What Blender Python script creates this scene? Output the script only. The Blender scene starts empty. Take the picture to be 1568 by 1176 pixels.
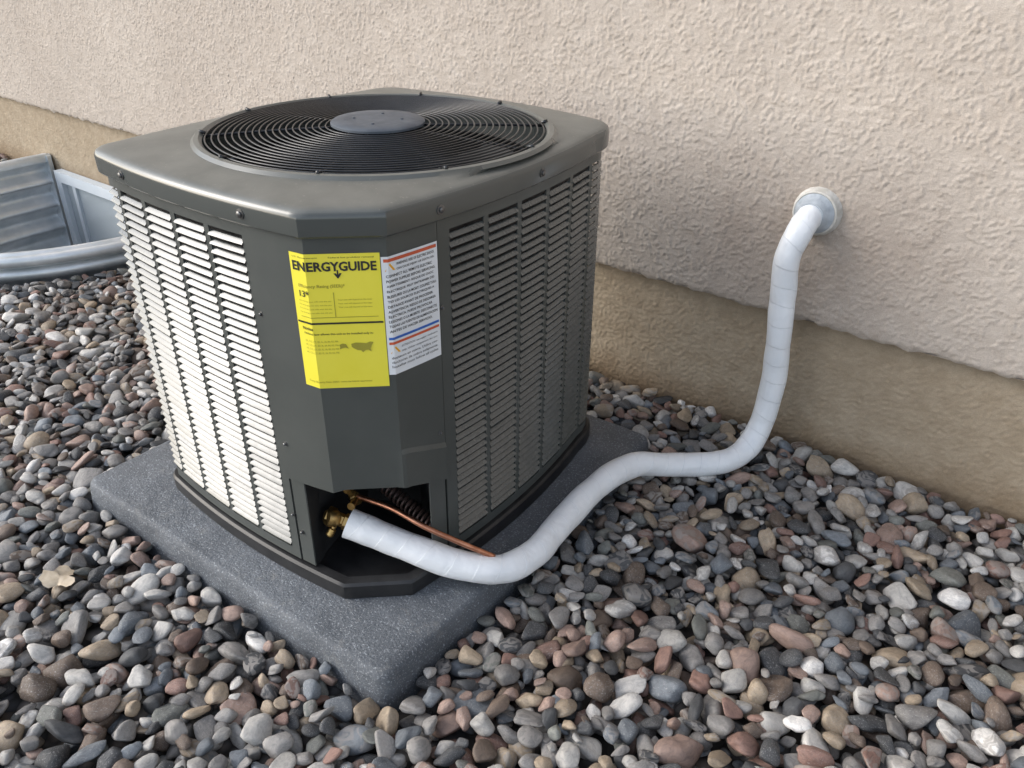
import bpy, bmesh, math, random
import numpy as np
from mathutils import Vector, Matrix, Euler
random.seed(7); rng=np.random.default_rng(7)
scene=bpy.context.scene
COL=scene.collection

# ------------------------------------------------------------ helpers
def link(ob,parent=None):
    COL.objects.link(ob)
    if parent: ob.parent=parent
    return ob
def empty(name):
    e=bpy.data.objects.new(name,None); e.empty_display_size=.1; COL.objects.link(e); return e
def mesh_obj(name,verts,faces,mat=None,parent=None,smooth=False,recalc=True,angle=None):
    me=bpy.data.meshes.new(name)
    me.from_pydata([tuple(v) for v in verts],[],[tuple(f) for f in faces])
    if recalc:
        bm=bmesh.new(); bm.from_mesh(me); bmesh.ops.recalc_face_normals(bm,faces=bm.faces); bm.to_mesh(me); bm.free()
    if smooth:
        me.polygons.foreach_set('use_smooth',[True]*len(me.polygons))
        if angle is not None:
            me.set_sharp_from_angle(angle=math.radians(angle))
    ob=bpy.data.objects.new(name,me)
    if mat: me.materials.append(mat)
    return link(ob,parent)
def grid_obj(name,P,mat,parent,uv=None,smooth=True):
    n,m,_=P.shape
    me=bpy.data.meshes.new(name)
    me.vertices.add(n*m); me.vertices.foreach_set('co',P.reshape(-1).astype(np.float32))
    i,j=np.meshgrid(np.arange(n-1),np.arange(m-1),indexing='ij')
    a=(i*m+j).ravel(); q=np.stack([a,a+1,a+m+1,a+m],1).astype(np.int32)
    me.loops.add(q.size); me.loops.foreach_set('vertex_index',q.ravel())
    me.polygons.add(len(q)); me.polygons.foreach_set('loop_start',np.arange(0,q.size,4,dtype=np.int32))
    me.polygons.foreach_set('use_smooth',np.full(len(q),smooth))
    if uv is not None:
        l=me.uv_layers.new(name='UVMap'); l.data.foreach_set('uv',uv.reshape(-1,2)[q.ravel()].astype(np.float32).ravel())
    me.update(calc_edges=True); me.validate()
    me.materials.append(mat)
    ob=bpy.data.objects.new(name,me); return link(ob,parent)

def new_mat(name):
    m=bpy.data.materials.new(name); m.use_nodes=True
    nt=m.node_tree; b=nt.nodes['Principled BSDF']; return m,nt,b
def N(nt,t,**k):
    n=nt.nodes.new(t)
    for a,v in k.items(): setattr(n,a,v)
    return n
def ramp(nt,stops,fac):
    r=N(nt,'ShaderNodeValToRGB'); el=r.color_ramp.elements
    while len(el)<len(stops): el.new(.5)
    for e,(p,c) in zip(el,stops): e.position=p; e.color=(*c,1)
    nt.links.new(fac,r.inputs[0]); return r.outputs[0]
def noise(nt,vec,scale,detail=4,rough=.55,dist=0):
    n=N(nt,'ShaderNodeTexNoise'); n.inputs['Scale'].default_value=scale; n.inputs['Detail'].default_value=detail
    n.inputs['Roughness'].default_value=rough; n.inputs['Distortion'].default_value=dist
    nt.links.new(vec,n.inputs['Vector']); return n.outputs['Fac']
def mixc(nt,fac,a,b,mode='MIX'):
    m=N(nt,'ShaderNodeMix',data_type='RGBA',blend_type=mode)
    for s,v in ((0,fac),(6,a),(7,b)):
        if isinstance(v,(int,float)): m.inputs[s].default_value=v
        elif isinstance(v,tuple): m.inputs[s].default_value=(*v,1)
        else: nt.links.new(v,m.inputs[s])
    return m.outputs[2]
def math_(nt,op,a,b=0.0,clamp=False):
    m=N(nt,'ShaderNodeMath',operation=op); m.use_clamp=clamp
    for i,v in enumerate((a,b)):
        if isinstance(v,(int,float)): m.inputs[i].default_value=v
        else: nt.links.new(v,m.inputs[i])
    return m.outputs[0]
def bump(nt,b,h,strength,dist,prev=None):
    n=N(nt,'ShaderNodeBump'); n.inputs['Strength'].default_value=strength; n.inputs['Distance'].default_value=dist
    nt.links.new(h,n.inputs['Height'])
    if prev is not None: nt.links.new(prev,n.inputs['Normal'])
    nt.links.new(n.outputs[0],b.inputs['Normal']); return n.outputs[0]
def simple(name,c1,c2,scale=8,rough=.5,metal=0,spec=.5,bs=None,bd=.001,bstr=.5,r2=None,lo=.35,hi=.65):
    m,nt,b=new_mat(name)
    tc=N(nt,'ShaderNodeTexCoord').outputs['Object']
    f=noise(nt,tc,scale,5)
    nt.links.new(ramp(nt,[(lo,c1),(hi,c2)],f),b.inputs['Base Color'])
    b.inputs['Roughness'].default_value=rough; b.inputs['Metallic'].default_value=metal
    b.inputs['Specular IOR Level'].default_value=spec
    if r2 is not None:
        f2=noise(nt,tc,scale*2.3,6)
        r=N(nt,'ShaderNodeMapRange'); r.inputs[1].default_value=.3; r.inputs[2].default_value=.7
        r.inputs[3].default_value=rough; r.inputs[4].default_value=r2
        nt.links.new(f2,r.inputs[0]); nt.links.new(r.outputs[0],b.inputs['Roughness'])
    if bs: bump(nt,b,noise(nt,tc,bs,3),bstr,bd)
    return m

# ------------------------------------------------------------ materials
def blob(nt,tc,c,r):
    vm=N(nt,'ShaderNodeVectorMath',operation='DISTANCE'); nt.links.new(tc,vm.inputs[0]); vm.inputs[1].default_value=c
    k=N(nt,'ShaderNodeMapRange',interpolation_type='SMOOTHSTEP'); nt.links.new(vm.outputs['Value'],k.inputs[0])
    k.inputs[1].default_value=0; k.inputs[2].default_value=r; k.inputs[3].default_value=1; k.inputs[4].default_value=0
    return k.outputs[0]
def stucco_mat(name,ca,cb,cdark,fine,stain=False,dirt=False):
    m,nt,b=new_mat(name)
    tc=N(nt,'ShaderNodeTexCoord').outputs['Object']
    big=noise(nt,tc,1.6,4,.6); mid=noise(nt,tc,24,4,.6)
    c=ramp(nt,[(.3,ca),(.7,cb)],big)
    c=mixc(nt,ramp(nt,[(.38,(.45,)*3),(.6,(0,)*3)],mid),c,cdark)
    if stain:
        n=noise(nt,tc,7,5,.65)
        f=math_(nt,'MULTIPLY',blob(nt,tc,(-.70,0,.50),.32),n)
        g=math_(nt,'MULTIPLY',blob(nt,tc,(-.42,0,.52),.28),n)
        c=mixc(nt,math_(nt,'MULTIPLY',math_(nt,'ADD',f,g),.9,True),c,(.33,.265,.215))
    if dirt:
        s=N(nt,'ShaderNodeSeparateXYZ'); nt.links.new(tc,s.inputs[0])
        z=math_(nt,'ADD',s.outputs[2],math_(nt,'MULTIPLY',noise(nt,tc,9,5,.7),.12))
        k=ramp(nt,[(.06,(.85,)*3),(.15,(0,)*3)],z)
        c=mixc(nt,k,c,(.24,.17,.105))
    grit=noise(nt,tc,420,2,.6)
    c=mixc(nt,.4,c,ramp(nt,[(.3,(.55,.55,.55)),(.7,(1,1,1))],grit),'MULTIPLY')
    nt.links.new(c,b.inputs['Base Color'])
    b.inputs['Roughness'].default_value=.95; b.inputs['Specular IOR Level'].default_value=.15
    p=bump(nt,b,noise(nt,tc,fine,4,.7),.6,.0024)
    bump(nt,b,noise(nt,tc,fine*3.2,2,.6),.55,.001,p)
    return m
M_ST=stucco_mat('stucco',(.50,.44,.385),(.575,.515,.455),(.44,.38,.325),170,stain=True)
M_FD=stucco_mat('foundation_stucco',(.40,.325,.235),(.46,.385,.29),(.31,.245,.17),170,dirt=True)
M_PAINT=simple('cabinet_paint',(.066,.073,.069),(.079,.086,.081),9,.30,0,.55,bs=900,bd=.0003,bstr=.25,r2=.38)
M_SLAT=simple('louver_paint',(.068,.076,.074),(.084,.092,.090),30,.22,0,.9,r2=.32)
def roofm():
    m,nt,b=new_mat('cabinet_top_dust_sheen')
    tc=N(nt,'ShaderNodeTexCoord').outputs['Object']
    c=ramp(nt,[(.3,(.115,.120,.108)),(.7,(.17,.172,.155))],noise(nt,tc,14,6,.65))
    sp=ramp(nt,[(.66,(0,)*3),(.75,(.5,)*3)],noise(nt,tc,160,2))
    c=mixc(nt,sp,c,(.30,.29,.25))
    g=N(nt,'ShaderNodeNewGeometry'); s=N(nt,'ShaderNodeSeparateXYZ'); nt.links.new(g.outputs['Normal'],s.inputs[0])
    k=ramp(nt,[(.55,(0,)*3),(.97,(1,)*3)],s.outputs[2])
    c=mixc(nt,k,(.068,.075,.071),c)  # upward faces lightened: dust, plus sky sheen put into the colour
    nt.links.new(c,b.inputs['Base Color'])
    nt.links.new(ramp(nt,[(0,(.20,)*3),(1,(.38,)*3)],k),b.inputs['Roughness'])
    b.inputs['Specular IOR Level'].default_value=.75
    return m
M_ROOF=roofm()
M_BLACK=simple('black_base',(.012,.012,.013),(.025,.025,.026),20,.42,0,.5,bs=500,bd=.0003)
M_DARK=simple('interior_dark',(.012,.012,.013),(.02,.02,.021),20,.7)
M_GRILL=simple('grill_coating',(.012,.014,.017),(.022,.024,.028),20,.28,0,.6)
M_HUB=simple('hub_plate',(.06,.073,.092),(.092,.108,.13),25,.42,0,.5,r2=.55)
M_COILB=simple('condenser_coil',(.012,.012,.014),(.025,.025,.027),60,.5,.3,bs=700,bd=.0005)
M_BRASS=simple('brass',(.50,.34,.13),(.36,.23,.09),60,.32,1,r2=.5)
M_COPPER=simple('copper',(.62,.30,.19),(.40,.17,.10),40,.3,1,r2=.45)
M_CAPIL=simple('coil_tube',(.07,.045,.04),(.12,.075,.062),40,.35,.3)
M_SCREW=simple('screw_steel',(.12,.12,.12),(.2,.2,.2),60,.35,.8)
M_GALV=simple('galvanised_steel',(.58,.63,.66),(.80,.83,.85),9,.32,.55,r2=.5)
M_FRAME=simple('window_vinyl',(.55,.61,.66),(.62,.67,.71),6,.5)
M_SEAL=simple('sealant',(.50,.48,.43),(.68,.66,.62),60,.7,bs=120,bd=.004)
M_TAPE2=simple('grey_tape',(.34,.38,.42),(.46,.5,.54),50,.45,bs=90,bd=.004)
M_YEL=simple('yellow_label',(.82,.73,.055),(.86,.77,.075),12,.4,lo=.3)
M_WHT=simple('white_label',(.74,.77,.80),(.8,.82,.84),12,.35)
M_INK=simple('label_ink',(.015,.015,.015),(.03,.03,.03),12,.5)
M_OLIVE=simple('label_olive_ink',(.30,.27,.03),(.36,.32,.04),12,.5)
M_ORG=simple('label_red_ink',(.58,.10,.04),(.62,.12,.05),12,.45)
M_ORY=simple('label_orange_ink',(.85,.42,.03),(.88,.45,.04),12,.45)
M_BLU=simple('label_blue_ink',(.03,.12,.48),(.04,.15,.52),12,.45)
def padm():
    m,nt,b=new_mat('pad_composite')
    tc=N(nt,'ShaderNodeTexCoord').outputs['Object']
    c=ramp(nt,[(.3,(.070,.080,.094)),(.7,(.138,.153,.172))],noise(nt,tc,7,6,.65))
    sp=ramp(nt,[(.56,(0,)*3),(.67,(.85,)*3)],noise(nt,tc,280,3,.7))
    c=mixc(nt,sp,c,(.38,.41,.44))
    c=mixc(nt,ramp(nt,[(.58,(0,)*3),(.72,(.5,)*3)],noise(nt,tc,26,5,.7)),c,(.24,.24,.23))
    nt.links.new(c,b.inputs['Base Color']); b.inputs['Roughness'].default_value=.52
    p=bump(nt,b,noise(nt,tc,230,4,.7),1,.0035)
    bump(nt,b,noise(nt,tc,18,3,.5),.5,.012,p)
    return m
M_PAD=padm()
def pipem():
    m,nt,b=new_mat('white_pipe_wrap')
    tc=N(nt,'ShaderNodeTexCoord')
    uv=tc.outputs['UV']; ob=tc.outputs['Object']
    sx=N(nt,'ShaderNodeSeparateXYZ'); nt.links.new(uv,sx.inputs[0])
    a=math_(nt,'MULTIPLY',sx.outputs[0],22.0)
    a=math_(nt,'ADD',a,sx.outputs[1])
    a=math_(nt,'ADD',a,math_(nt,'MULTIPLY',noise(nt,ob,9,2),.8))
    fr=math_(nt,'FRACT',a)
    seam=ramp(nt,[(.0,(1,)*3),(.04,(.0,)*3),(.9,(.35,)*3),(1,(.4,)*3)],fr)
    c=ramp(nt,[(.3,(.78,.81,.84)),(.7,(.85,.87,.89))],noise(nt,ob,16,5,.6))
    c=mixc(nt,ramp(nt,[(.0,(.4,)*3),(.035,(0,)*3)],fr),c,(.5,.54,.58))
    c=mixc(nt,ramp(nt,[(.66,(0,)*3),(.80,(.3,)*3)],noise(nt,ob,55,4,.7)),c,(.58,.59,.6))
    nt.links.new(c,b.inputs['Base Color']); b.inputs['Roughness'].default_value=.36
    p=bump(nt,b,seam,.6,.0014)
    bump(nt,b,noise(nt,ob,38,4,.55,1.2),.45,.0035,p)
    return m
M_PIPE=pipem()
def groundm():
    m,nt,b=new_mat('ground_gravel_bed')
    tc=N(nt,'ShaderNodeTexCoord').outputs['Object']
    v=N(nt,'ShaderNodeTexVoronoi'); v.inputs['Scale'].default_value=30; nt.links.new(tc,v.inputs['Vector'])
    hs=N(nt,'ShaderNodeSeparateColor'); nt.links.new(v.outputs['Color'],hs.inputs[0])
    c=ramp(nt,[(0,(.05,.05,.05)),(.4,(.14,.14,.15)),(.7,(.2,.16,.13)),(1,(.3,.29,.28))],hs.outputs[0])
    c=mixc(nt,ramp(nt,[(.25,(0,)*3),(.6,(.9,)*3)],v.outputs['Distance']),c,(.02,.018,.016))
    nt.links.new(c,b.inputs['Base Color']); b.inputs['Roughness'].default_value=.85
    bump(nt,b,math_(nt,'SUBTRACT',1.0,v.outputs['Distance']),1,.012)
    return m
M_GR=groundm()
def pebm():
    m,nt,b=new_mat('pebble_stone')
    at=N(nt,'ShaderNodeAttribute',attribute_type='INSTANCER',attribute_name='pcol')
    tc=N(nt,'ShaderNodeTexCoord').outputs['Object']
    oi=N(nt,'ShaderNodeObjectInfo').outputs['Random']
    vm=N(nt,'ShaderNodeVectorMath',operation='ADD'); nt.links.new(tc,vm.inputs[0])
    cb=N(nt,'ShaderNodeCombineXYZ'); k=math_(nt,'MULTIPLY',oi,57.0)
    nt.links.new(k,cb.inputs[0]); nt.links.new(k,cb.inputs[2]); nt.links.new(cb.outputs[0],vm.inputs[1])
    v=vm.outputs[0]
    c=mixc(nt,1.0,at.outputs['Color'],ramp(nt,[(.25,(.52,.52,.53)),(.5,(1,1,1)),(.75,(1.4,1.37,1.33))],noise(nt,v,2.2,8,.75,.8)),'MULTIPLY')
    bnd=ramp(nt,[(.47,(0,)*3),(.53,(1,)*3)],noise(nt,v,1.1,2,.4,1.5))
    sel=math_(nt,'LESS_THAN',oi,.22)
    c=mixc(nt,math_(nt,'MULTIPLY',math_(nt,'MULTIPLY',bnd,sel),.6),c,(.30,.28,.26))
    sp=ramp(nt,[(.56,(0,)*3),(.66,(.6,)*3)],noise(nt,v,9,4,.75))
    spk=math_(nt,'GREATER_THAN',oi,.5)
    c=mixc(nt,math_(nt,'MULTIPLY',sp,spk),c,(.44,.43,.42))
    nt.links.new(c,b.inputs['Base Color'])
    b.inputs['Roughness'].default_value=.55; b.inputs['Specular IOR Level'].default_value=.45
    bump(nt,b,noise(nt,v,3.5,7,.75),.55,.004)
    return m
M_PEB=pebm()

# ------------------------------------------------------------ house
house=empty('stucco_house')
def field(n,m,dx,lam,width,seed,aniso=1.0):
    r=np.random.default_rng(seed).standard_normal((n,m))
    fx=np.fft.fftfreq(n,dx)[:,None]*aniso; fz=np.fft.fftfreq(m,dx)[None,:]
    f=np.sqrt(fx**2+fz**2)+1e-9
    w=np.exp(-(np.log(f*lam))**2/(2*width**2))/np.sqrt(f)
    h=np.fft.ifft2(np.fft.fft2(r)*w).real
    return h/h.std()
GX0,GX1,GZ0,GZ1=-5.2,.8,.337,1.5
dx=.003
n=int((GX1-GX0)/dx)+1; m=int((GZ1-GZ0)/dx)+1
xs=np.linspace(GX0,GX1,n); zs=np.linspace(GZ0,GZ1,m)
X,Z=np.meshgrid(xs,zs,indexing='ij')
f1=field(n,m,dx,.022,.65,1,1.0); f2=field(n,m,dx,.009,.4,2); f3=field(n,m,dx,.5,.4,3); f4=field(n,m,dx,.08,.6,9)
sm=1/(1+np.exp(-(f1+.9*f4-.5)*3.2))
h=.0012*sm+.0006*f2*(0.35+.7*sm)+.0010*f3+.0002*f1
wob=.0022*field(n,m,dx,.06,.5,5)
edge=np.exp(-(Z-GZ0)/.012)
Zp=Z+wob*edge
fade=np.clip(np.minimum(np.minimum(X-GX0,GX1-X)/.05,(GZ1-Z)/.05),0,1)
Y=-(h*fade)+.006*edge**2
grid_obj('stucco_wall',np.stack([X,Y,Zp],-1),M_ST,house)
HX0,HX1,HY1,HT=-9.0,4.5,8.0,3.0
V=[];F=[]
def quad(a,b,c,d):
    i=len(V); V.extend([a,b,c,d]); F.append((i,i+1,i+2,i+3))
quad((HX0,0,GZ0),(GX0,0,GZ0),(GX0,0,HT),(HX0,0,HT))
quad((GX1,0,GZ0),(HX1,0,GZ0),(HX1,0,HT),(GX1,0,HT))
quad((GX0,0,GZ1),(GX1,0,GZ1),(GX1,0,HT),(GX0,0,HT))
quad((HX0,0,GZ0),(HX0,HY1,GZ0),(HX0,HY1,HT),(HX0,0,HT))
quad((HX1,0,GZ0),(HX1,HY1,GZ0),(HX1,HY1,HT),(HX1,0,HT))
quad((HX0,HY1,GZ0),(HX1,HY1,GZ0),(HX1,HY1,HT),(HX0,HY1,HT))
quad((HX0,.004,GZ0+.002),(HX1,.004,GZ0+.002),(HX1,.05,GZ0+.002),(HX0,.05,GZ0+.002))
mesh_obj('outer_walls',V,F,M_ST,house,recalc=False)
V=[];F=[]
O=.3
rv=[(HX0-O,-O,HT),(HX1+O,-O,HT),(HX1+O,HY1+O,HT),(HX0-O,HY1+O,HT),(HX0-O,-O,HT+.16),(HX1+O,-O,HT+.16),(HX1+O,HY1+O,HT+.16),(HX0-O,HY1+O,HT+.16),(HX0+3,HY1/2,HT+2.2),(HX1-3,HY1/2,HT+2.2)]
rf=[(0,1,2,3),(0,1,5,4),(1,2,6,5),(2,3,7,6),(3,0,4,7),(4,5,9,8),(5,6,9),(6,7,8,9),(7,4,8)]
mesh_obj('roof',rv,rf,simple('roof_tile',(.16,.10,.07),(.24,.15,.1),3,.8),house)
dxf=.004
n=int((GX1-GX0)/dxf)+1; m=int(.46/dxf)+1
X,Z=np.meshgrid(np.linspace(GX0,GX1,n),np.linspace(-.1,.36,m),indexing='ij')
hf=.0006*np.tanh(1.3*field(n,m,dxf,.026,.7,11))+.0006*field(n,m,dxf,.012,.4,12)+.0014*field(n,m,dxf,.35,.4,13)
grid_obj('foundation_face',np.stack([X,.035-hf,Z],-1),M_FD,house)
V=[];F=[]
quad((HX0,.045,-1.2),(HX1,.045,-1.2),(HX1,.045,.36),(HX0,.045,.36))
quad((HX0+.03,.045,-1.2),(HX0+.03,HY1-.03,-1.2),(HX0+.03,HY1-.03,.34),(HX0+.03,.045,.34))
quad((HX1-.03,.045,-1.2),(HX1-.03,HY1-.03,-1.2),(HX1-.03,HY1-.03,.34),(HX1-.03,.045,.34))
quad((HX0+.03,HY1-.03,-1.2),(HX1-.03,HY1-.03,-1.2),(HX1-.03,HY1-.03,.34),(HX0+.03,HY1-.03,.34))
mesh_obj('foundation_core',V,F,M_FD,house,recalc=False)
def box(V,F,x0,x1,y0,y1,z0,z1):
    i=len(V)
    V.extend([(x0,y0,z0),(x1,y0,z0),(x1,y1,z0),(x0,y1,z0),(x0,y0,z1),(x1,y0,z1),(x1,y1,z1),(x0,y1,z1)])
    for f in ((0,1,2,3),(4,5,6,7),(0,1,5,4),(1,2,6,5),(2,3,7,6),(3,0,4,7)): F.append(tuple(i+k for k in f))
V=[];F=[]
wx0,wx1,wz0,wz1=-4.22,-3.05,-.56,.045
box(V,F,wx0,wx0+.05,-.01,.03,wz0,wz1); box(V,F,wx1-.05,wx1,-.01,.03,wz0,wz1)
box(V,F,wx0+.05,wx1-.05,-.01,.03,wz1-.05,wz1); box(V,F,wx0+.05,wx1-.05,-.01,.03,wz0,wz0+.05)
box(V,F,(wx0+wx1)/2-.025,(wx0+wx1)/2+.025,-.005,.03,wz0+.05,wz1-.05)
box(V,F,wx0+.13,wx0+.16,.0,.03,wz0+.05,wz1-.05)
mesh_obj('basement_window_frame',V,F,M_FRAME,house)
V=[];F=[]; box(V,F,wx0+.05,wx1-.05,.012,.028,wz0+.05,wz1-.05)
gm,nt,b=new_mat('window_glass'); b.inputs['Base Color'].default_value=(.40,.45,.48,1); b.inputs['Roughness'].default_value=.08
mesh_obj('basement_window_glass',V,F,gm,house)

# ------------------------------------------------------------ window well
WCX,WA,WB=-3.6,.70,.95
def wellpt(t,off=0):
    c,s=math.cos(t),math.sin(t)
    x=WA*math.copysign(abs(c)**.8,c); y=-WB*abs(s)**.8
    L=math.hypot(x/WA**2,y/WB**2)+1e-9
    nx,ny=x/WA**2/L,y/WB**2/L
    return WCX+x+nx*off,.03+y+ny*off
well=empty('corrugated_window_well')
T=np.linspace(0,math.pi,90); ZZ=np.linspace(-.75,.085,120)
P=np.zeros((len(T),len(ZZ),3))
for i,t in enumerate(T):
    for j,z in enumerate(ZZ):
        w=.5+.5*math.sin(2*math.pi*z/.115); o=.050*(w**.9)
        x,y=wellpt(t,o); P[i,j]=(x,y,z)
grid_obj('corrugated_sheet',P,M_GALV,well)
prof=[(0,.070),(-.002,.090),(.002,.101),(.012,.106),(.024,.103),(.030,.097),(.038,.097),(.048,.101),(.060,.099),(.068,.090),(.066,.072),(.055,.060),(.036,.058)]
P=np.array([[(*wellpt(t,o),z) for o,z in prof+[prof[0]]] for t in T])
grid_obj('rolled_rim',P,M_GALV,well)
V=[];F=[]
box(V,F,WCX-WA-.05,WCX-WA+.015,.005,.024,-.7,.10); box(V,F,WCX+WA-.015,WCX+WA+.05,.005,.024,-.7,.10)
mesh_obj('wall_flanges',V,F,M_GALV,well)

# ------------------------------------------------------------ ground
S=90; gz=-.034
u=[(*wellpt(t,.0),gz) for t in np.linspace(0,math.pi,40)]
V=[(-S,-S,gz),(S,-S,gz),(S,.03,gz)]+u+[(-S,.03,gz)]
F=[tuple(range(len(V)))]
i=len(V); V+=[(-S,.03,gz),(S,.03,gz),(S,S,gz),(-S,S,gz)]; F.append((i,i+1,i+2,i+3))
i=len(V); V+=[(x,y,-.62) for x,y,_ in u]; F.append(tuple(range(i,len(V))))
bmv=bmesh.new(); vs=[bmv.verts.new(v) for v in V]
for f in F: bmv.faces.new([vs[k] for k in f])
bmesh.ops.triangulate(bmv,faces=bmv.faces); bmesh.ops.recalc_face_normals(bmv,faces=bmv.faces)
for f in bmv.faces:
    if f.normal.z<0: f.normal_flip()
me=bpy.data.meshes.new('ground'); bmv.to_mesh(me); bmv.free(); me.materials.append(M_GR)
link(bpy.data.objects.new('ground',me))

# ------------------------------------------------------------ unit frame mapping
def W(u,v,z): return (-.741-.9997*u-.026*v, -1.166-.026*u+.9997*v, z)
PT=.055
def rrect(x0,x1,y0,y1,r,n=6):
    o=[]
    for cx,cy,a0 in ((x1-r,y1-r,0),(x0+r,y1-r,90),(x0+r,y0+r,180),(x1-r,y0+r,270)):
        for k in range(n+1):
            a=math.radians(a0+90*k/n); o.append((cx+r*math.cos(a),cy+r*math.sin(a)))
    return o
V=[];F=[]
rings=[]
PS=.917
for ins,z in ((-.010,-.03),(-.006,.0),(-.002,PT-.018),(.001,PT-.008),(.005,PT-.0025),(.012,PT)):
    r=rrect(ins,PS-ins,ins,PS-ins,.026-min(ins,.010))
    rd=[]
    for p,q in zip(r,r[1:]+r[:1]):
        L=math.hypot(q[0]-p[0],q[1]-p[1]); k_=60 if L>.3 else 1
        for t in range(k_): rd.append((p[0]+(q[0]-p[0])*t/k_,p[1]+(q[1]-p[1])*t/k_))
    r=[(a+.0012*math.sin(31*a+17*b)+.0006*math.sin(90*b),b+.0012*math.sin(27*b+19*a+1)+.0006*math.sin(80*a)) for a,b in rd]
    rings.append([len(V)+k for k in range(len(r))]); V+= [W(a,b,z+.0008*math.sin(23*a-14*b)) for a,b in r]
for A,B in zip(rings,rings[1:]):
    for k in range(len(A)): F.append((A[k],A[(k+1)%len(A)],B[(k+1)%len(A)],B[k]))
F.append(tuple(rings[-1]))
mesh_obj('equipment_pad',V,F,M_PAD,None,smooth=True,angle=50)

# ------------------------------------------------------------ cabinet outline
CEN=(.416,.486)
pts=[]
def bowseg(p,q,b,n):
    p=np.array(p);q=np.array(q);d=q-p;L=np.linalg.norm(d);nn=np.array([d[1],-d[0]])/L
    mid=(p+q)/2
    if np.dot(nn,mid-np.array(CEN))<0: nn=-nn
    for k in range(n):
        t=k/n; pts.append(p+d*t+nn*b*4*t*(1-t))
def bez(p,c,q,n):
    p,c,q=map(np.array,(p,c,q))
    for k in range(n):
        t=k/n; pts.append((1-t)**2*p+2*t*(1-t)*c+t*t*q)
Cc,Aa,Bb,Dd=(.706,.108),(.19,.100),(.103,.178),(.114,.752)
bowseg(Cc,Aa,.018,44); iA=len(pts)
bowseg(Aa,Bb,0,8); iB=len(pts)
bowseg(Bb,Dd,.025,48); iD=len(pts)
bez(Dd,(.116,.85),(.19,.856),12)
bowseg((.19,.856),(.675,.856),.028,36)
bez((.675,.856),(.745,.855),(.748,.80),10)
bowseg((.748,.80),(.748,.16),.024,44)
bez((.748,.16),(.748,.110),Cc,10)
OUT=np.array(pts); NP=len(OUT)
seg=np.linalg.norm(np.roll(OUT,-1,0)-OUT,axis=1); CUM=np.concatenate([[0],np.cumsum(seg)]); LT=CUM[-1]
sA,sB,sD=CUM[iA],CUM[iB],CUM[iD]
def outn(d,p):
    nn=np.array([d[1],-d[0]])/np.linalg.norm(d)
    return nn if np.dot(nn,p-np.array(CEN))>0 else -nn
VN=[]
for k in range(NP):
    a=outn(OUT[k]-OUT[k-1],OUT[k]); b_=outn(OUT[(k+1)%NP]-OUT[k],OUT[k]); mN=(a+b_); mN/=np.linalg.norm(mN)
    VN.append(mN/max(.5,np.dot(mN,a)))
VN=np.array(VN)
def at(s,off=0):
    s=s%LT; k=min(int(np.searchsorted(CUM,s,side='right'))-1,NP-1); t=(s-CUM[k])/seg[k]
    k2=(k+1)%NP
    p=OUT[k]*(1-t)+OUT[k2]*t; nn=VN[k]*(1-t)+VN[k2]*t
    return p+nn*off
def s_of(cond_axis,val,lo,hi):
    ss=np.linspace(lo,hi,800); v=[abs(at(s)[cond_axis]-val) for s in ss]; return ss[int(np.argmin(v))]
sL=s_of(0,.296,0,sA); sR=s_of(1,.274,sB,sD)
def srange(s0,s1,step=.02):
    o=[s0]+[CUM[k] for k in (iA,iB) if s0<CUM[k]<s1]
    nn=max(2,int((s1-s0)/step)+1); o+=list(np.linspace(s0,s1,nn))
    return sorted(set(round(x,6) for x in o))
def strip(V,F,s0,s1,prof,step=.02,closed=True):
    ss=srange(s0,s1,step); n=len(prof); base=len(V)
    for s in ss:
        for off,z in prof:
            p=at(s,off); V.append(W(p[0],p[1],z))
    for i in range(len(ss)-1):
        for j in range(n if closed else n-1):
            a=base+i*n+j; b=base+i*n+(j+1)%n
            F.append((a,b,b+n,a+n))
    if closed:
        F.append(tuple(base+j for j in range(n))); F.append(tuple(base+(len(ss)-1)*n+j for j in range(n))[::-1])

ac=empty('air_conditioner_condenser')
ZB,ZP0,ZP1=PT,.094,.752
V=[];F=[]
prof=[(.008,PT+.001),(.010,PT+.008),(.010,ZP0-.008),(.006,ZP0-.003),(-.012,ZP0-.003),(-.012,ZP0-.02)]
n=len(prof)
for k in range(NP):
    for off,z in prof:
        p=OUT[k]+VN[k]*off; V.append(W(p[0],p[1],z))
for k in range(NP):
    for j in range(n-1):
        a=k*n+j; b=((k+1)%NP)*n+j; F.append((a,a+1,b+1,b))
F.append(tuple(k*n+n-1 for k in range(NP)))
mesh_obj('base_pan',V,F,M_BLACK,ac,smooth=True,angle=35)
start=sR+.002; end=sL+LT-.002; first=start+.026; last=end-.008
total=last-first; nc=round(total/.0935); pitch=total/nc; stripw=.0125
cols=[(first+i*pitch,first+(i+1)*pitch-stripw) for i in range(nc)]
V=[];F=[]
sl_z0,sl_z1=.118,.722; ns=40; zp=(sl_z1-sl_z0)/ns
edges=[start]+[x for c in cols for x in c]+[end]
for a,b in zip(edges[0::2],edges[1::2]):
    strip(V,F,a,b,[(0,sl_z0-.004),(0,sl_z1+.004),(-.003,sl_z1+.004),(-.003,sl_z0-.004)],.03)
strip(V,F,start,end,[(0,sl_z1+.004),(0,ZP1),(-.003,ZP1),(-.003,sl_z1+.004)],.03)
strip(V,F,start,end,[(0,ZP0),(0,sl_z0-.004),(-.003,sl_z0-.004),(-.003,ZP0)],.03)
mesh_obj('louver_panel_frames',V,F,M_PAINT,ac,smooth=True,angle=35)
V=[];F=[]
sr=np.random.default_rng(21)
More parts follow.
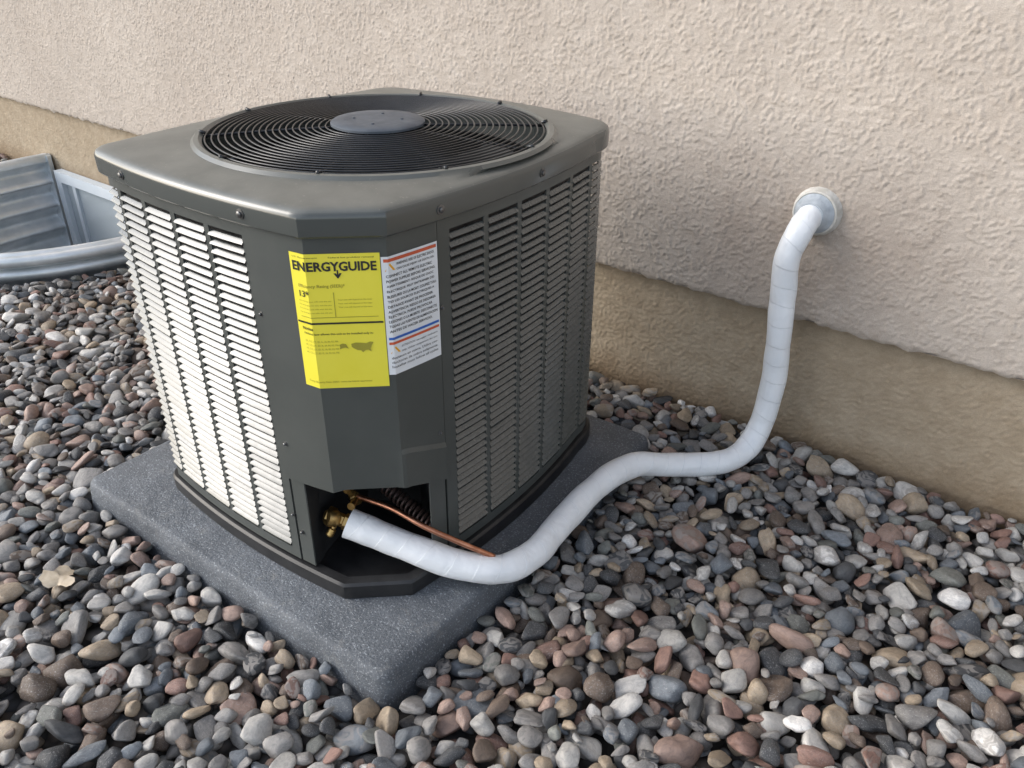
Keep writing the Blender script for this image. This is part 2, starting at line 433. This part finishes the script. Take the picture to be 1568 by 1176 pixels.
for a,b in cols:
    for k in range(ns):
        z=sl_z0+(k+.5)*zp+sr.normal(0,.0002); t=sr.normal(0,.0004)
        strip(V,F,a-.0005,b+.0005,[(-.0058,z+.0036+t),(-.0034,z+.0033+t),(.0024,z-.0020),(.0030,z-.0032),(.0020,z-.0036),(-.0042,z+.0022+t)],.03)
mesh_obj('louver_slats',V,F,M_SLAT,ac,smooth=True,angle=25)
V=[];F=[]
strip(V,F,start-.004,end+.004,[(-.024,ZP0),(-.024,ZP1),(-.037,ZP1),(-.037,ZP0)],.03)
mesh_obj('condenser_coil',V,F,M_COILB,ac,smooth=True,angle=35)
def zbot(s):
    return float(np.interp(s,[sL,sA,sA+.02,sB-.01,sB+.012,sR],[.284,.294,.300,.300,.297,.268]))
def boff(s,z):
    k=np.clip((s-sB+.004)/.010,0,1); return .003+.004*k
V=[];F=[]
ss=srange(sL+.0015,sR-.0015,.008)
rows=[1.0,.995,.9,.6,.25,.185,.165,.0]
base=0; n=len(rows)
for layer in (0,-.003):
    for s in ss:
        zb=zbot(s)
        for r in rows:
            z=zb+(ZP1-zb)*r if r>.2 or r==0 else zb+(.345-.29)*(r/.165)*1.25
            o=.003+layer
            if r<=.165: o=boff(s,z)+layer
            p=at(s,o); V.append(W(p[0],p[1],z))
m_=len(ss)
for L in (0,1):
    for i in range(m_-1):
        for j in range(n-1):
            a=L*m_*n+i*n+j; F.append((a,a+1,a+n+1,a+n))
for i in range(m_-1):
    a=i*n+n-1; b=m_*n+a; F.append((a,a+n,b+n,b))
for i in (0,m_-1):
    for j in range(n-1):
        a=i*n+j; b=m_*n+a; F.append((a,a+1,b+1,b))
mesh_obj('service_panel',V,F,M_PAINT,ac,smooth=True,angle=20)
V=[];F=[]
sPL=s_of(0,.262,0,sA); sPR=s_of(1,.236,sB,sD)
strip(V,F,sL+.002,sPL,[(-.001,ZP0),(-.001,.31),(-.004,.31),(-.004,ZP0)],.02)
strip(V,F,sPR,sR-.002,[(-.001,ZP0),(-.001,.32),(-.004,.32),(-.004,ZP0)],.02)
mesh_obj('corner_posts',V,F,M_PAINT,ac)
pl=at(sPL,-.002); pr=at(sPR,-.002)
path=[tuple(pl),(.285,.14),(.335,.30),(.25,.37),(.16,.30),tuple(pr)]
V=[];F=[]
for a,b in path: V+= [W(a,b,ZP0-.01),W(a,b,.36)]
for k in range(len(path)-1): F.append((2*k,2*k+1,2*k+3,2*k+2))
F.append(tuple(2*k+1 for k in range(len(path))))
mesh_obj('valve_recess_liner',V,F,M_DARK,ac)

# top cap
V=[];F=[]
RO=.313; DZ=-.006
prof=[(.002,.749),(.009,.748),(.0115,.751),(.0125,.776),(.0115,.7815),(.0085,.7855),(.0035,.7885),(-.006,.7905),(-.014,.7915)]
cen=np.array(CEN)
for off,z in prof:
    for k in range(NP):
        p=OUT[k]+VN[k]*off; V.append(W(p[0],p[1],z))
nr=len(prof)
inner=[]
for k in range(NP):
    d=OUT[k]-cen; inner.append(d/np.linalg.norm(d))
for f_,z in ((.35,.7935),(.75,.7955)):
    for k in range(NP):
        p=(OUT[k]+VN[k]*-.014)*(1-f_)+(cen+inner[k]*(RO+.020))*f_; V.append(W(p[0],p[1],z))
for r,z in ((RO+.020,.803),(RO+.014,.8085),(RO+.006,.8095),(RO,.805),(RO-.003,.797),(RO-.003,.74)):
    for k in range(NP):
        p=cen+inner[k]*r; V.append(W(p[0],p[1],z+DZ))
nr+=2+6
for j in range(nr-1):
    for k in range(NP):
        a=j*NP+k; b=j*NP+(k+1)%NP; F.append((a,b,b+NP,a+NP))
mesh_obj('top_cap',V,F,M_ROOF,ac,smooth=True,angle=30)

def tube(V,F,path,r,nseg=8,closed=False,caps=True):
    P=[Vector(p) for p in path]; n=len(P); base=len(V); up=None
    for i,p in enumerate(P):
        if closed: t=(P[(i+1)%n]-P[i-1])
        else: t=(P[min(i+1,n-1)]-P[max(i-1,0)])
        t.normalize()
        if up is None:
            up=Vector((0,0,1)) if abs(t.z)<.9 else Vector((1,0,0))
        a=t.cross(up)
        if a.length<1e-4: a=t.cross(Vector((1,0,0)))
        a.normalize(); b=a.cross(t); up=b if not closed else up
        rr=r(i) if callable(r) else r
        for k in range(nseg):
            an=2*math.pi*k/nseg; V.append(tuple(p+a*math.cos(an)*rr+b*math.sin(an)*rr))
    m=n if closed else n-1
    for i in range(m):
        for k in range(nseg):
            i2=(i+1)%n
            F.append((base+i*nseg+k,base+i*nseg+(k+1)%nseg,base+i2*nseg+(k+1)%nseg,base+i2*nseg+k))
    if caps and not closed:
        F.append(tuple(base+k for k in range(nseg))); F.append(tuple(base+(n-1)*nseg+k for k in range(nseg)))
cw=W(CEN[0],CEN[1],0)
def gz_(r): return DZ+.8065+.009*(1-(r/RO)**2)
V=[];F=[]
radii=list(np.arange(.096,.309,.0118))
for r in radii:
    tube(V,F,[(cw[0]+r*math.cos(a),cw[1]+r*math.sin(a),gz_(r)) for a in np.linspace(0,2*math.pi,97)[:-1]],.0016,6,closed=True)
for k in range(10):
    a=2*math.pi*(k+.32)/10
    tube(V,F,[(cw[0]+r*math.cos(a),cw[1]+r*math.sin(a),gz_(r)-.0042) for r in np.linspace(.07,.312,9)],.0026,6)
    for r in (.3175,):
        tube(V,F,[(cw[0]+(r-.008)*math.cos(a),cw[1]+(r-.008)*math.sin(a),DZ+.808),(cw[0]+(r+.003)*math.cos(a),cw[1]+(r+.003)*math.sin(a),DZ+.8115)],.0032,6)
mesh_obj('fan_grill',V,F,M_GRILL,ac,smooth=True)
def disc(name,c,prof,mat,parent,n=64,axis=Vector((0,0,1)),smooth=True,angle=35):
    axis=axis.normalized(); a=axis.orthogonal().normalized(); b=axis.cross(a); V=[];F=[]
    for r,h in prof:
        for k in range(n):
            t=2*math.pi*k/n; V.append(tuple(Vector(c)+axis*h+a*r*math.cos(t)+b*r*math.sin(t)))
    for j in range(len(prof)-1):
        for k in range(n): F.append((j*n+k,j*n+(k+1)%n,(j+1)*n+(k+1)%n,(j+1)*n+k))
    F.append(tuple(range(n))); F.append(tuple((len(prof)-1)*n+k for k in range(n)))
    return mesh_obj(name,V,F,mat,parent,smooth=smooth,angle=angle)
disc('fan_hub_plate',(cw[0],cw[1],.808),[(.080,0),(.087,.002),(.087,.006),(.083,.009),(.06,.010),(.02,.0105)],M_HUB,ac)
for k in range(4):
    a=k*math.pi/2+.6; disc('hub_rivet_%d'%k,(cw[0]+.045*math.cos(a),cw[1]+.045*math.sin(a),.8180),[(.003,0),(.003,.0015),(.002,.002)],M_HUB,ac,12)
disc('fan_motor',(cw[0],cw[1],.66),[(.065,0),(.07,.01),(.07,.13),(.06,.145)],M_DARK,ac,32)
V=[];F=[]
for k in range(3):
    a0=2*math.pi*k/3+.5
    base=len(V); nr_,na=8,10
    for i in range(nr_):
        r=.05+(.295-.05)*i/(nr_-1)
        for j in range(na):
            t=j/(na-1); a=a0+(t-.5)*(1.1+.35*i/(nr_-1))+.25*i/(nr_-1)
            V.append((cw[0]+r*math.cos(a),cw[1]+r*math.sin(a),.705+.045*(t-.5)*(1+.2*math.sin(t*3))))
    for i in range(nr_-1):
        for j in range(na-1):
            q=base+i*na+j; F.append((q,q+1,q+na+1,q+na))
mesh_obj('fan_blades',V,F,simple('fan_blade_metal',(.05,.055,.06),(.08,.085,.09),12,.4,.4),ac,smooth=True)

def screw(s,z,off,r,nm):
    p=at(s,off); p2=at(s,off+.01); d=Vector(W(p2[0],p2[1],0))-Vector(W(p[0],p[1],0))
    disc(nm,W(p[0],p[1],z),[(r*1.4,-.002),(r*1.4,.0010),(r*.85,.0014),(r*.85,.0038),(r*.5,.005)],M_SCREW,ac,12,axis=d)
for i,(s,z,off,r) in enumerate([(sL-.002,.766,.0125,.0056),(sR-.000,.766,.0125,.0056),(s_of(1,.53,sB,sD),.766,.0125,.0056),(s_of(0,.62,0,sA),.766,.0125,.0056),
    (sL-.004,.60,.0005,.003),(sL+.008,.36,.003,.003),(sR-.012,.37,.003,.003),(sR+.006,.60,.0005,.003),(sL-.004,.20,.0005,.003),(sL+.012,.165,-.001,.0035)]):
    screw(s,z,off,r,'screw_%d'%i)

# ------------------------------------------------------------ labels
def sticker(name,s0,s1,z0,z1,mat,off=.0042):
    V=[];F=[]
    ss=srange(s0,s1,.01)
    for s in ss:
        p=at(s,off); V+= [W(p[0],p[1],z0),W(p[0],p[1],z1)]
    for k in range(len(ss)-1): F.append((2*k,2*k+1,2*k+3,2*k+2))
    return mesh_obj(name,V,F,mat,ac)
def text(name,body,s0,z0,width,height,mat,off=.0050,bold=0.0):
    cu=bpy.data.curves.new(name,'FONT'); cu.body=body; cu.size=1; cu.offset=bold; cu.resolution_u=2
    ob=bpy.data.objects.new(name,cu); COL.objects.link(ob)
    bpy.context.view_layer.update(); dg=bpy.context.evaluated_depsgraph_get()
    me=bpy.data.meshes.new_from_object(ob.evaluated_get(dg)); bpy.data.objects.remove(ob)
    co=np.zeros(len(me.vertices)*3); me.vertices.foreach_get('co',co); co=co.reshape(-1,3)
    mn=co.min(0); mx=co.max(0)
    bm=bmesh.new(); bm.from_mesh(me)
    for v in bm.verts:
        v.co.x=s0+(v.co.x-mn[0])/(mx[0]-mn[0])*width; v.co.y=z0+(v.co.y-mn[1])/(mx[1]-mn[1])*height; v.co.z=0
    for sc in (sA,sB):
        bmesh.ops.bisect_plane(bm,geom=bm.verts[:]+bm.edges[:]+bm.faces[:],plane_co=(sc,0,0),plane_no=(1,0,0),dist=1e-7)
    for v in bm.verts:
        p=at(v.co.x,off); v.co=Vector(W(p[0],p[1],v.co.y))
    bm.to_mesh(me); bm.free(); me.name=name; me.materials.clear(); me.materials.append(mat)
    link(bpy.data.objects.new(name,me),ac)
ys0,ys1=sA-.027,sB-.010
yz0,yz1=.500,.723
yw=ys1-ys0
sticker('yellow_label',ys0,ys1,yz0,yz1,M_YEL)
text('label_title','ENERGYGUIDE',ys0+.005,yz1-.027,yw-.010,.0150,M_INK,bold=.032)
text('label_small','U.S. Government          Federal law prohibits removal',ys0+.006,yz1-.0075,yw-.014,.003,M_INK)
text('label_arrow','V',ys0+yw*.49,yz1-.038,.012,.008,M_INK,bold=.06)
sticker('label_arrow_stem',ys0+yw*.49+.005,ys0+yw*.49+.0072,yz1-.035,yz1-.025,M_INK,.0050)
text('label_eff','Efficiency Rating (SEER)*',ys0+.012,yz1-.054,.068,.0068,M_OLIVE,bold=.012)
text('label_13','13*',ys0+.012,yz1-.068,.016,.0105,M_INK,bold=.012)
for k in range(3):
    text('label_line_%d'%k,'Your cost will depend on the rates',ys0+.068,yz1-.074-.006*k,.05,.003,M_OLIVE)
for k in range(4):
    text('label_linb_%d'%k,'For energy cost info visit the site',ys0+.010,yz1-.076-.0062*k,.048,.0028,M_OLIVE)
sticker('label_box_a',ys0+.062,ys0+.063,yz1-.100,yz1-.060,M_OLIVE,.0050)
sticker('label_box_b',ys0+.010,ys1-.008,yz1-.1012,yz1-.1003,M_OLIVE,.0050)
sticker('label_rule',ys0+.002,ys1-.002,yz1-.1120,yz1-.109,M_INK,.0050)
text('label_notice','Notice',ys0+.010,yz1-.1225,.018,.005,M_INK,bold=.02)
text('label_n1','Federal law allows this unit to be installed only in:',ys0+.012,yz1-.131,.104,.0045,M_INK,bold=.008)
for k in range(4):
    text('label_st_%d'%k,'AK, CO, CT, ID, IL, IA, IN, KS, MA',ys0+.012,yz1-.143-.0065*k,.05,.0035,M_OLIVE)
V=[];F=[]
for (cs,cz,shape) in ((ys0+.098,yz1-.152,[(-.017,.006),(-.010,.008),(-.002,.0075),(.006,.0065),(.012,.009),(.017,.008),(.014,.003),(.012,-.003),(.013,-.008),(.009,-.005),(.004,-.0055),(.0,-.009),(-.003,-.0055),(-.008,-.005),(-.013,-.002),(-.0165,.001)]),
                      (ys0+.070,yz1-.150,[(-.007,.003),(-.002,.005),(.003,.004),(.005,-.001),(.007,-.004),(.002,-.002),(-.003,-.003),(-.007,-.005),(-.006,-.001)])):
    base=len(V); p=at(cs,.0050); V.append(W(p[0],p[1],cz)); nn=len(shape)
    for a_,b_ in shape: p=at(cs+a_,.0050); V.append(W(p[0],p[1],cz+b_))
    for k in range(nn): F.append((base,base+1+k,base+1+(k+1)%nn))
mesh_obj('label_map',V,F,M_OLIVE,ac)
text('label_foot','Energy Efficiency Ratio (EER)*:  meets the federal requirement',ys0+.010,yz0+.009,.098,.0042,M_OLIVE)
ws0,ws1=sB-.009,sR-.003
wz0,wz1=.520,.716; ww=ws1-ws0
sticker('white_label',ws0,ws1,wz0,wz1,M_WHT)
sticker('white_label_band',ws0+.003,ws1-.003,wz1-.0085,wz1-.0035,M_ORG,.0050)
lines=['WARNING: RISK OF ELECTRIC SHOCK','CAN CAUSE INJURY OR DEATH: DIS-','CONNECT ALL REMOTE ELECTRIC','POWER SUPPLIES BEFORE SERVICING.','AVERTISSEMENT: RISQUE DE CHOC','ELECTRIQUE. PEUT ENTRAINER DES','BLESSURES OU LA MORT: COUPEZ TOU-','TES LES SOURCES ELECTRIQUES A','DISTANCE AVANT DE PROCEDER.','ADVERTENCIA: RIESGO DE DESCARGA','ELECTRICA. PUEDE PROVOCAR','LESIONES O LA MUERTE. DESCONECTE','TODAS LAS FUENTES DE ALIMENTACION','ANTES DE HACER SERVICIO.']
for k,l in enumerate(lines):
    ind=.022 if k<2 else .005
    w_=(ww-.010-(ind-.005))*min(1,.55+.45*len(l)/33)
    text('warn_%d'%k,l,ws0+ind,wz1-.0165-.0082*k,w_,.0044,M_INK,bold=.012)
sticker('blue_rule',ws0+.003,ws1-.003,wz1-.1352,wz1-.1310,M_BLU,.0050)
sticker('orange_rule',ws0+.003,ws1-.003,wz1-.1432,wz1-.1390,M_ORG,.0050)
for k,l in enumerate(['ATTENTION: use copper conductors','only. Utiliser uniquement des con-','ducteurs en cuivre. Utilice con-','ductores de cobre solamente.','Installer must follow all codes']):
    text('warnb_%d'%k,l,ws0+(.022 if k<2 else .005),wz1-.153-.0078*k,(ww-.012)-(.017 if k<2 else 0),.0044,M_INK,bold=.0)
V=[];F=[]
for zc in (wz1-.0170,wz1-.153):
    b0=len(V)
    for ds,dz in ((.004,-.006),(.020,-.006),(.012,.0065)):
        p=at(ws0+ds,.0050); V.append(W(p[0],p[1],zc+dz))
    F.append((b0,b0+1,b0+2))
mesh_obj('warning_triangles',V,F,M_ORY,ac)

# ------------------------------------------------------------ valves, copper, coil tube
V=[];F=[]
def catmull(P,n=12):
    P=[np.array(p,float) for p in P]; P=[2*P[0]-P[1]]+P+[2*P[-1]-P[-2]]; o=[]
    for i in range(1,len(P)-2):
        for k in range(n):
            t=k/n; a,b,c,d=P[i-1:i+3]
            o.append(.5*((2*b)+(-a+c)*t+(2*a-5*b+4*c-d)*t*t+(-a+3*b-3*c+d)*t**3))
    o.append(P[-2]); return o
tube(V,F,catmull([(-1.04,-.98,.205),(-1.0,-.975,.198),(-.921,-.960,.198),(-.849,-.946,.182),(-.79,-.912,.152),(-.748,-.870,.114)],10),.0052,10)
mesh_obj('copper_line',V,F,M_COPPER,ac,smooth=True)
V=[];F=[]
a=Vector((-.985,-.912,.190)); b=Vector((-.862,-.905,.145)); ax=(b-a).normalized(); e=ax.orthogonal().normalized(); f=ax.cross(e)
hp=[]
for k in range(13*14+1):
    t=k/(13*14); an=2*math.pi*k/14; hp.append(tuple(a+(b-a)*t+e*.0125*math.cos(an)+f*.0125*math.sin(an)))
tube(V,F,hp,.0026,6)
mesh_obj('coiled_capillary',V,F,M_CAPIL,ac,smooth=True)
pd=Vector((-.9766,-1.0156,.170))-Vector((-.905,-.979,.143)); pd.normalize()
pe=Vector((-.9766,-1.0156,.170))
disc('suction_valve_body',pe-pd*.004,[(.016,0),(.016,.012),(.0125,.014),(.0125,.03),(.017,.032),(.017,.046),(.01,.048)],M_BRASS,ac,6,axis=pd,smooth=False)
disc('valve_cap',pe+pd*.022,[(.014,0),(.0165,.004),(.0165,.018),(.0135,.023)],M_BRASS,ac,20,axis=Vector((-.2,-.6,.35)))
disc('service_port',pe+pd*.02,[(.005,0),(.005,.02),(.008,.022),(.008,.034),(.0055,.037)],M_BRASS,ac,12,axis=Vector((-.1,-.55,-.65)))
disc('liquid_valve_body',Vector((-1.0,-.975,.193)),[(.011,-.012),(.011,.008),(.008,.010),(.008,.022),(.011,.024),(.011,.036),(.008,.038)],M_BRASS,ac,6,axis=Vector((-.2,-.3,.7)),smooth=False)
disc('liquid_valve_port',Vector((-.99,-.98,.196)),[(.005,0),(.005,.014),(.0075,.016),(.0075,.028)],M_BRASS,ac,12,axis=Vector((.3,-.6,.1)))

# ------------------------------------------------------------ insulated pipe
pipe=empty('insulated_refrigerant_pipe')
PP=[(-.555,.045,.592),(-.556,-.01,.592),(-.558,-.045,.588),(-.562,-.075,.565),(-.570,-.095,.515),(-.566,-.095,.439),(-.556,-.10,.335),(-.5495,-.10,.2206),(-.553,-.118,.115),(-.562,-.160,.062),(-.592,-.225,.042),
(-.668,-.318,.052),(-.715,-.40,.078),(-.733,-.48,.087),(-.7366,-.576,.086),(-.724,-.716,.084),(-.715,-.79,.084),(-.735,-.865,.088),(-.799,-.922,.105),(-.905,-.979,.143),(-.9766,-1.0156,.170)]
cp=catmull(PP,20); L=0; P=[];UV=[]
nseg=40; up=Vector((1,0,0)); r_=random.Random(3)
wr=[r_.uniform(-1,1) for _ in range(len(cp)//5+3)]
for i,p in enumerate(cp):
    p=Vector(p); q=Vector(cp[min(i+1,len(cp)-1)]); q0=Vector(cp[max(i-1,0)]); t=(q-q0).normalized()
    a=(up-t*up.dot(t)).normalized(); up=a; b_=t.cross(a)
    if i: L+=(p-Vector(cp[i-1])).length
    j=i/5; fr_=j%1; fr_=fr_*fr_*(3-2*fr_); w=wr[int(j)]*(1-fr_)+wr[int(j)+1]*fr_
    row=[];ur=[]
    for k in range(nseg+1):
        an=2*math.pi*k/nseg
        r=.0275+.0006*w+.0004*math.sin(3*an+L*60)+.0005*math.sin(2*an-L*35)
        row.append(p+a*r*math.cos(an)+b_*r*math.sin(an)); ur.append((L,k/nseg))
    P.append(row);UV.append(ur)
grid_obj('pipe_insulation',np.array(P),M_PIPE,pipe,uv=np.array(UV))
disc('pipe_end_face',pe-pd*.001,[(.026,-.001),(.024,.001),(.014,.001)],M_PIPE,pipe,24,axis=pd)
sy=Vector((0,-1,0))
disc('wall_sleeve',(-.556,.0,.594),[(.056,-.012),(.053,.002),(.050,.010),(.048,.018),(.045,.020),(.040,.016)],M_SEAL,pipe,40,axis=sy)
disc('sleeve_tape',(-.556,-.014,.594),[(.044,0),(.043,.006),(.036,.012),(.031,.022),(.027,.028)],M_TAPE2,pipe,32,axis=sy)

# ------------------------------------------------------------ gravel
protos=bpy.data.collections.new('pebble_shapes')
NPR=20
for k in range(NPR):
    bm=bmesh.new(); bmesh.ops.create_icosphere(bm,subdivisions=3,radius=1)
    rr=np.random.default_rng(100+k)
    dirs=rr.standard_normal((7,3)); dirs/=np.linalg.norm(dirs,axis=1)[:,None]; amp=rr.uniform(-.15,.15,7)
    npl=10 if k%2 else 6
    pl_=rr.standard_normal((npl,3)); pl_/=np.linalg.norm(pl_,axis=1)[:,None]; pd_=rr.uniform(.54,.88,npl)
    for v in bm.verts:
        c=np.array(v.co); s=1+sum(a_*math.sin(2.6*np.dot(c,d)+i) for i,(a_,d) in enumerate(zip(amp,dirs)))
        c=c*s
        for d,q in zip(pl_,pd_):
            h_=np.dot(c,d)-q
            if h_>0: c=c-d*h_*.82
        v.co=Vector(c*1.05)
    me=bpy.data.meshes.new('pebble_%d'%k); bm.to_mesh(me); bm.free()
    me.polygons.foreach_set('use_smooth',[True]*len(me.polygons)); me.materials.append(M_PEB)
    protos.objects.link(bpy.data.objects.new('pebble_%d'%k,me))
cell=.004; X0,X1,Y0,Y1=-3.4,.62,-2.06,.03
nx=int((X1-X0)/cell); ny=int((Y1-Y0)/cell)
H=np.full((nx,ny),gz)
gx=X0+(np.arange(nx)+.5)*cell; gy=Y0+(np.arange(ny)+.5)*cell
GXm,GYm=np.meshgrid(gx,gy,indexing='ij')
U_=-(GXm+.741)-.026*(GYm+1.166); V_=(GYm+1.166)-.026*(GXm+.741)
H[(U_>-.006)&(U_<.924)&(V_>-.006)&(V_<.924)]=9
wl=(np.abs((GXm-WCX)/(WA+.068))**2.5+np.abs((GYm-.03)/(WB+.068))**2.5)<1
H[wl]=9
pal=[((.225,.215,.205),22),((.155,.172,.19),13),((.065,.067,.070),12),((.43,.415,.39),16),((.29,.205,.170),11),((.32,.255,.185),11),((.165,.17,.155),6),((.14,.105,.082),8),((.60,.585,.56),5),((.22,.135,.11),7)]
pw=np.array([p[1] for p in pal],float); pw/=pw.sum()
rec=[]
def dropgen(N):
    fails=0
    for it in range(N):
        a=float(np.clip(rng.lognormal(math.log(.0187),.29),.008,.034)); b=a*rng.uniform(.58,.95); c=b*rng.uniform(.45,.82)
        e=Euler((rng.normal(0,.3),rng.normal(0,.3),rng.uniform(0,6.283)))
        R=np.array(e.to_matrix()); A=R@np.diag([1/a**2,1/b**2,1/c**2])@R.T
        k=int(a/cell)+1; o=np.arange(-k,k+1)*cell; dx_,dy_=np.meshgrid(o,o,indexing='ij')
        qa=A[2,2]; qb=2*(A[0,2]*dx_+A[1,2]*dy_); qc=A[0,0]*dx_**2+2*A[0,1]*dx_*dy_+A[1,1]*dy_**2-1
        D=qb**2-4*qa*qc; ok=D>0; sq=np.sqrt(np.where(ok,D,0)); lo=np.where(ok,(-qb-sq)/(2*qa),9); hi=np.where(ok,(-qb+sq)/(2*qa),-9)
        best=None
        for _ in range(5):
            i=rng.integers(k,nx-k); j=rng.integers(k,ny-k)
            if H[i,j]>1: continue
            patch=H[i-k:i+k+1,j-k:j+k+1]
            z=float((patch-lo).max())
            if best is None or z<best[0]: best=(z,i,j)
        if best is None or best[0]>.014: fails+=1; continue
        z,i,j=best; z-=.0015
        patch=H[i-k:i+k+1,j-k:j+k+1]; np.maximum(patch,z+hi,out=patch)
        col=np.array(pal[rng.choice(len(pal),p=pw)][0])*rng.uniform(.72,1.28)
        rec.append((gx[i],gy[j],z,e.x,e.y,e.z,a,b,c,*col,rng.integers(NPR)))
    return fails
fails=dropgen(24000)
R=np.array(rec)
tx0,tx1,ty0,ty1=-.55,.55,-1.98,-.08
src=R[(R[:,0]>tx0)&(R[:,0]<tx1)&(R[:,1]>ty0)&(R[:,1]<ty1)]
extra=[]
for ix in range(-6,3):
    for iy in range(-2,2):
        q=src.copy(); q[:,0]+=ix*(tx1-tx0); q[:,1]+=iy*(ty1-ty0)
        x,y=q[:,0],q[:,1]
        inside=(x>X0+.02)&(x<X1-.02)&(y>Y0+.02)
        w_=(np.abs((x-WCX)/(WA+.07))**2.5+np.abs((y-.03)/(WB+.07))**2.5)<1
        extra.append(q[(~inside)&(~w_)&(y<.015)&(y>-3.6)])
for ox,oy in ((WCX-.55,.9),(WCX+.4,.9)):
    w=src.copy(); w[:,0]+=ox; w[:,1]+=oy; w[:,2]-=.59
    k_=(np.abs((w[:,0]-WCX)/(WA-.03))**2.5+np.abs((w[:,1]-.03)/(WB-.03))**2.5)<1
    extra.append(w[k_&(w[:,1]<.0)])
R=np.concatenate([R]+extra)
me=bpy.data.meshes.new('gravel'); me.vertices.add(len(R)); me.vertices.foreach_set('co',R[:,:3].astype(np.float32).ravel())
at_=me.attributes.new('rot','FLOAT_VECTOR','POINT'); at_.data.foreach_set('vector',R[:,3:6].astype(np.float32).ravel())
at_=me.attributes.new('scl','FLOAT_VECTOR','POINT'); at_.data.foreach_set('vector',(R[:,6:9]*1.12).astype(np.float32).ravel())
at_=me.attributes.new('pcol','FLOAT_COLOR','POINT'); at_.data.foreach_set('color',np.concatenate([R[:,9:12],np.ones((len(R),1))],1).astype(np.float32).ravel())
at_=me.attributes.new('pidx','INT','POINT'); at_.data.foreach_set('value',R[:,12].astype(np.int32))
gob=link(bpy.data.objects.new('gravel',me))
ng=bpy.data.node_groups.new('gravel_scatter','GeometryNodeTree')
ng.interface.new_socket('Geometry',in_out='INPUT',socket_type='NodeSocketGeometry')
ng.interface.new_socket('Geometry',in_out='OUTPUT',socket_type='NodeSocketGeometry')
gi=ng.nodes.new('NodeGroupInput'); go=ng.nodes.new('NodeGroupOutput')
iop=ng.nodes.new('GeometryNodeInstanceOnPoints'); ci=ng.nodes.new('GeometryNodeCollectionInfo')
ci.inputs['Collection'].default_value=protos; ci.inputs['Separate Children'].default_value=True; ci.inputs['Reset Children'].default_value=True
def named(n_,t):
    k=ng.nodes.new('GeometryNodeInputNamedAttribute'); k.data_type=t; k.inputs['Name'].default_value=n_; return k.outputs[0]
e2r=ng.nodes.new('FunctionNodeEulerToRotation')
ng.links.new(gi.outputs[0],iop.inputs['Points']); ng.links.new(ci.outputs[0],iop.inputs['Instance'])
iop.inputs['Pick Instance'].default_value=True
ng.links.new(named('pidx','INT'),iop.inputs['Instance Index'])
ng.links.new(named('rot','FLOAT_VECTOR'),e2r.inputs[0]); ng.links.new(e2r.outputs[0],iop.inputs['Rotation'])
ng.links.new(named('scl','FLOAT_VECTOR'),iop.inputs['Scale']); ng.links.new(iop.outputs[0],go.inputs[0])
md=gob.modifiers.new('scatter','NODES'); md.node_group=ng

V=[];F=[]
r_=random.Random(5); c0=Vector((-1.43,-1.366,.026)); nn=26; V.append(tuple(c0+Vector((0,0,.004))))
for k in range(nn):
    t=2*math.pi*k/nn; q=.026*(1+.35*math.cos(3*t)+r_.uniform(-.2,.2))
    V.append(tuple(c0+Vector((q*1.3*math.cos(t),q*math.sin(t),.007*math.sin(2*t+1)+r_.uniform(0,.004)))))
for k in range(nn): F.append((0,1+k,1+(k+1)%nn))
mesh_obj('dry_leaf',V,F,simple('leaf_dry',(.42,.34,.24),(.55,.47,.36),60,.7),None,smooth=True)

# ------------------------------------------------------------ light + camera
sd=Vector((-.72,-.54,.50)).normalized()
el=math.asin(sd.z); az=math.atan2(sd.x,sd.y)
w=bpy.data.worlds.new('World'); scene.world=w; w.use_nodes=True; nt=w.node_tree
bg=nt.nodes['Background']; sk=nt.nodes.new('ShaderNodeTexSky'); sk.sky_type='NISHITA'; sk.sun_disc=False
sk.sun_elevation=el; sk.sun_rotation=az; sk.air_density=1.0; sk.dust_density=2.0
hs=nt.nodes.new('ShaderNodeHueSaturation'); hs.inputs['Saturation'].default_value=.52; hs.inputs['Value'].default_value=2.2
nt.links.new(sk.outputs[0],hs.inputs['Color']); nt.links.new(hs.outputs[0],bg.inputs['Color'])
bg.inputs['Strength'].default_value=.15
su=bpy.data.lights.new('soft_sun','SUN'); su.energy=1.0; su.angle=math.radians(33); su.color=(1,.985,.97)
so=bpy.data.objects.new('soft_sun',su); COL.objects.link(so); so.rotation_euler=sd.to_track_quat('Z','Y').to_euler()

cam=bpy.data.cameras.new('camera'); cam.sensor_width=36; cam.lens=29.1; cam.clip_end=500; cam.clip_start=.02
co=bpy.data.objects.new('camera',cam); COL.objects.link(co)
Rm=Matrix.Rotation(math.radians(38.1),4,'Z')@Matrix.Rotation(math.radians(60.2),4,'X')@Matrix.Rotation(math.radians(.4),4,'Z')
co.matrix_world=Matrix.Translation((0,-1.774,1.155))@Rm
scene.camera=co
scene.view_settings.view_transform='Standard'; scene.view_settings.look='None'; scene.view_settings.exposure=0
print('GRAVEL',len(rec),fails,len(R),'cols',nc)
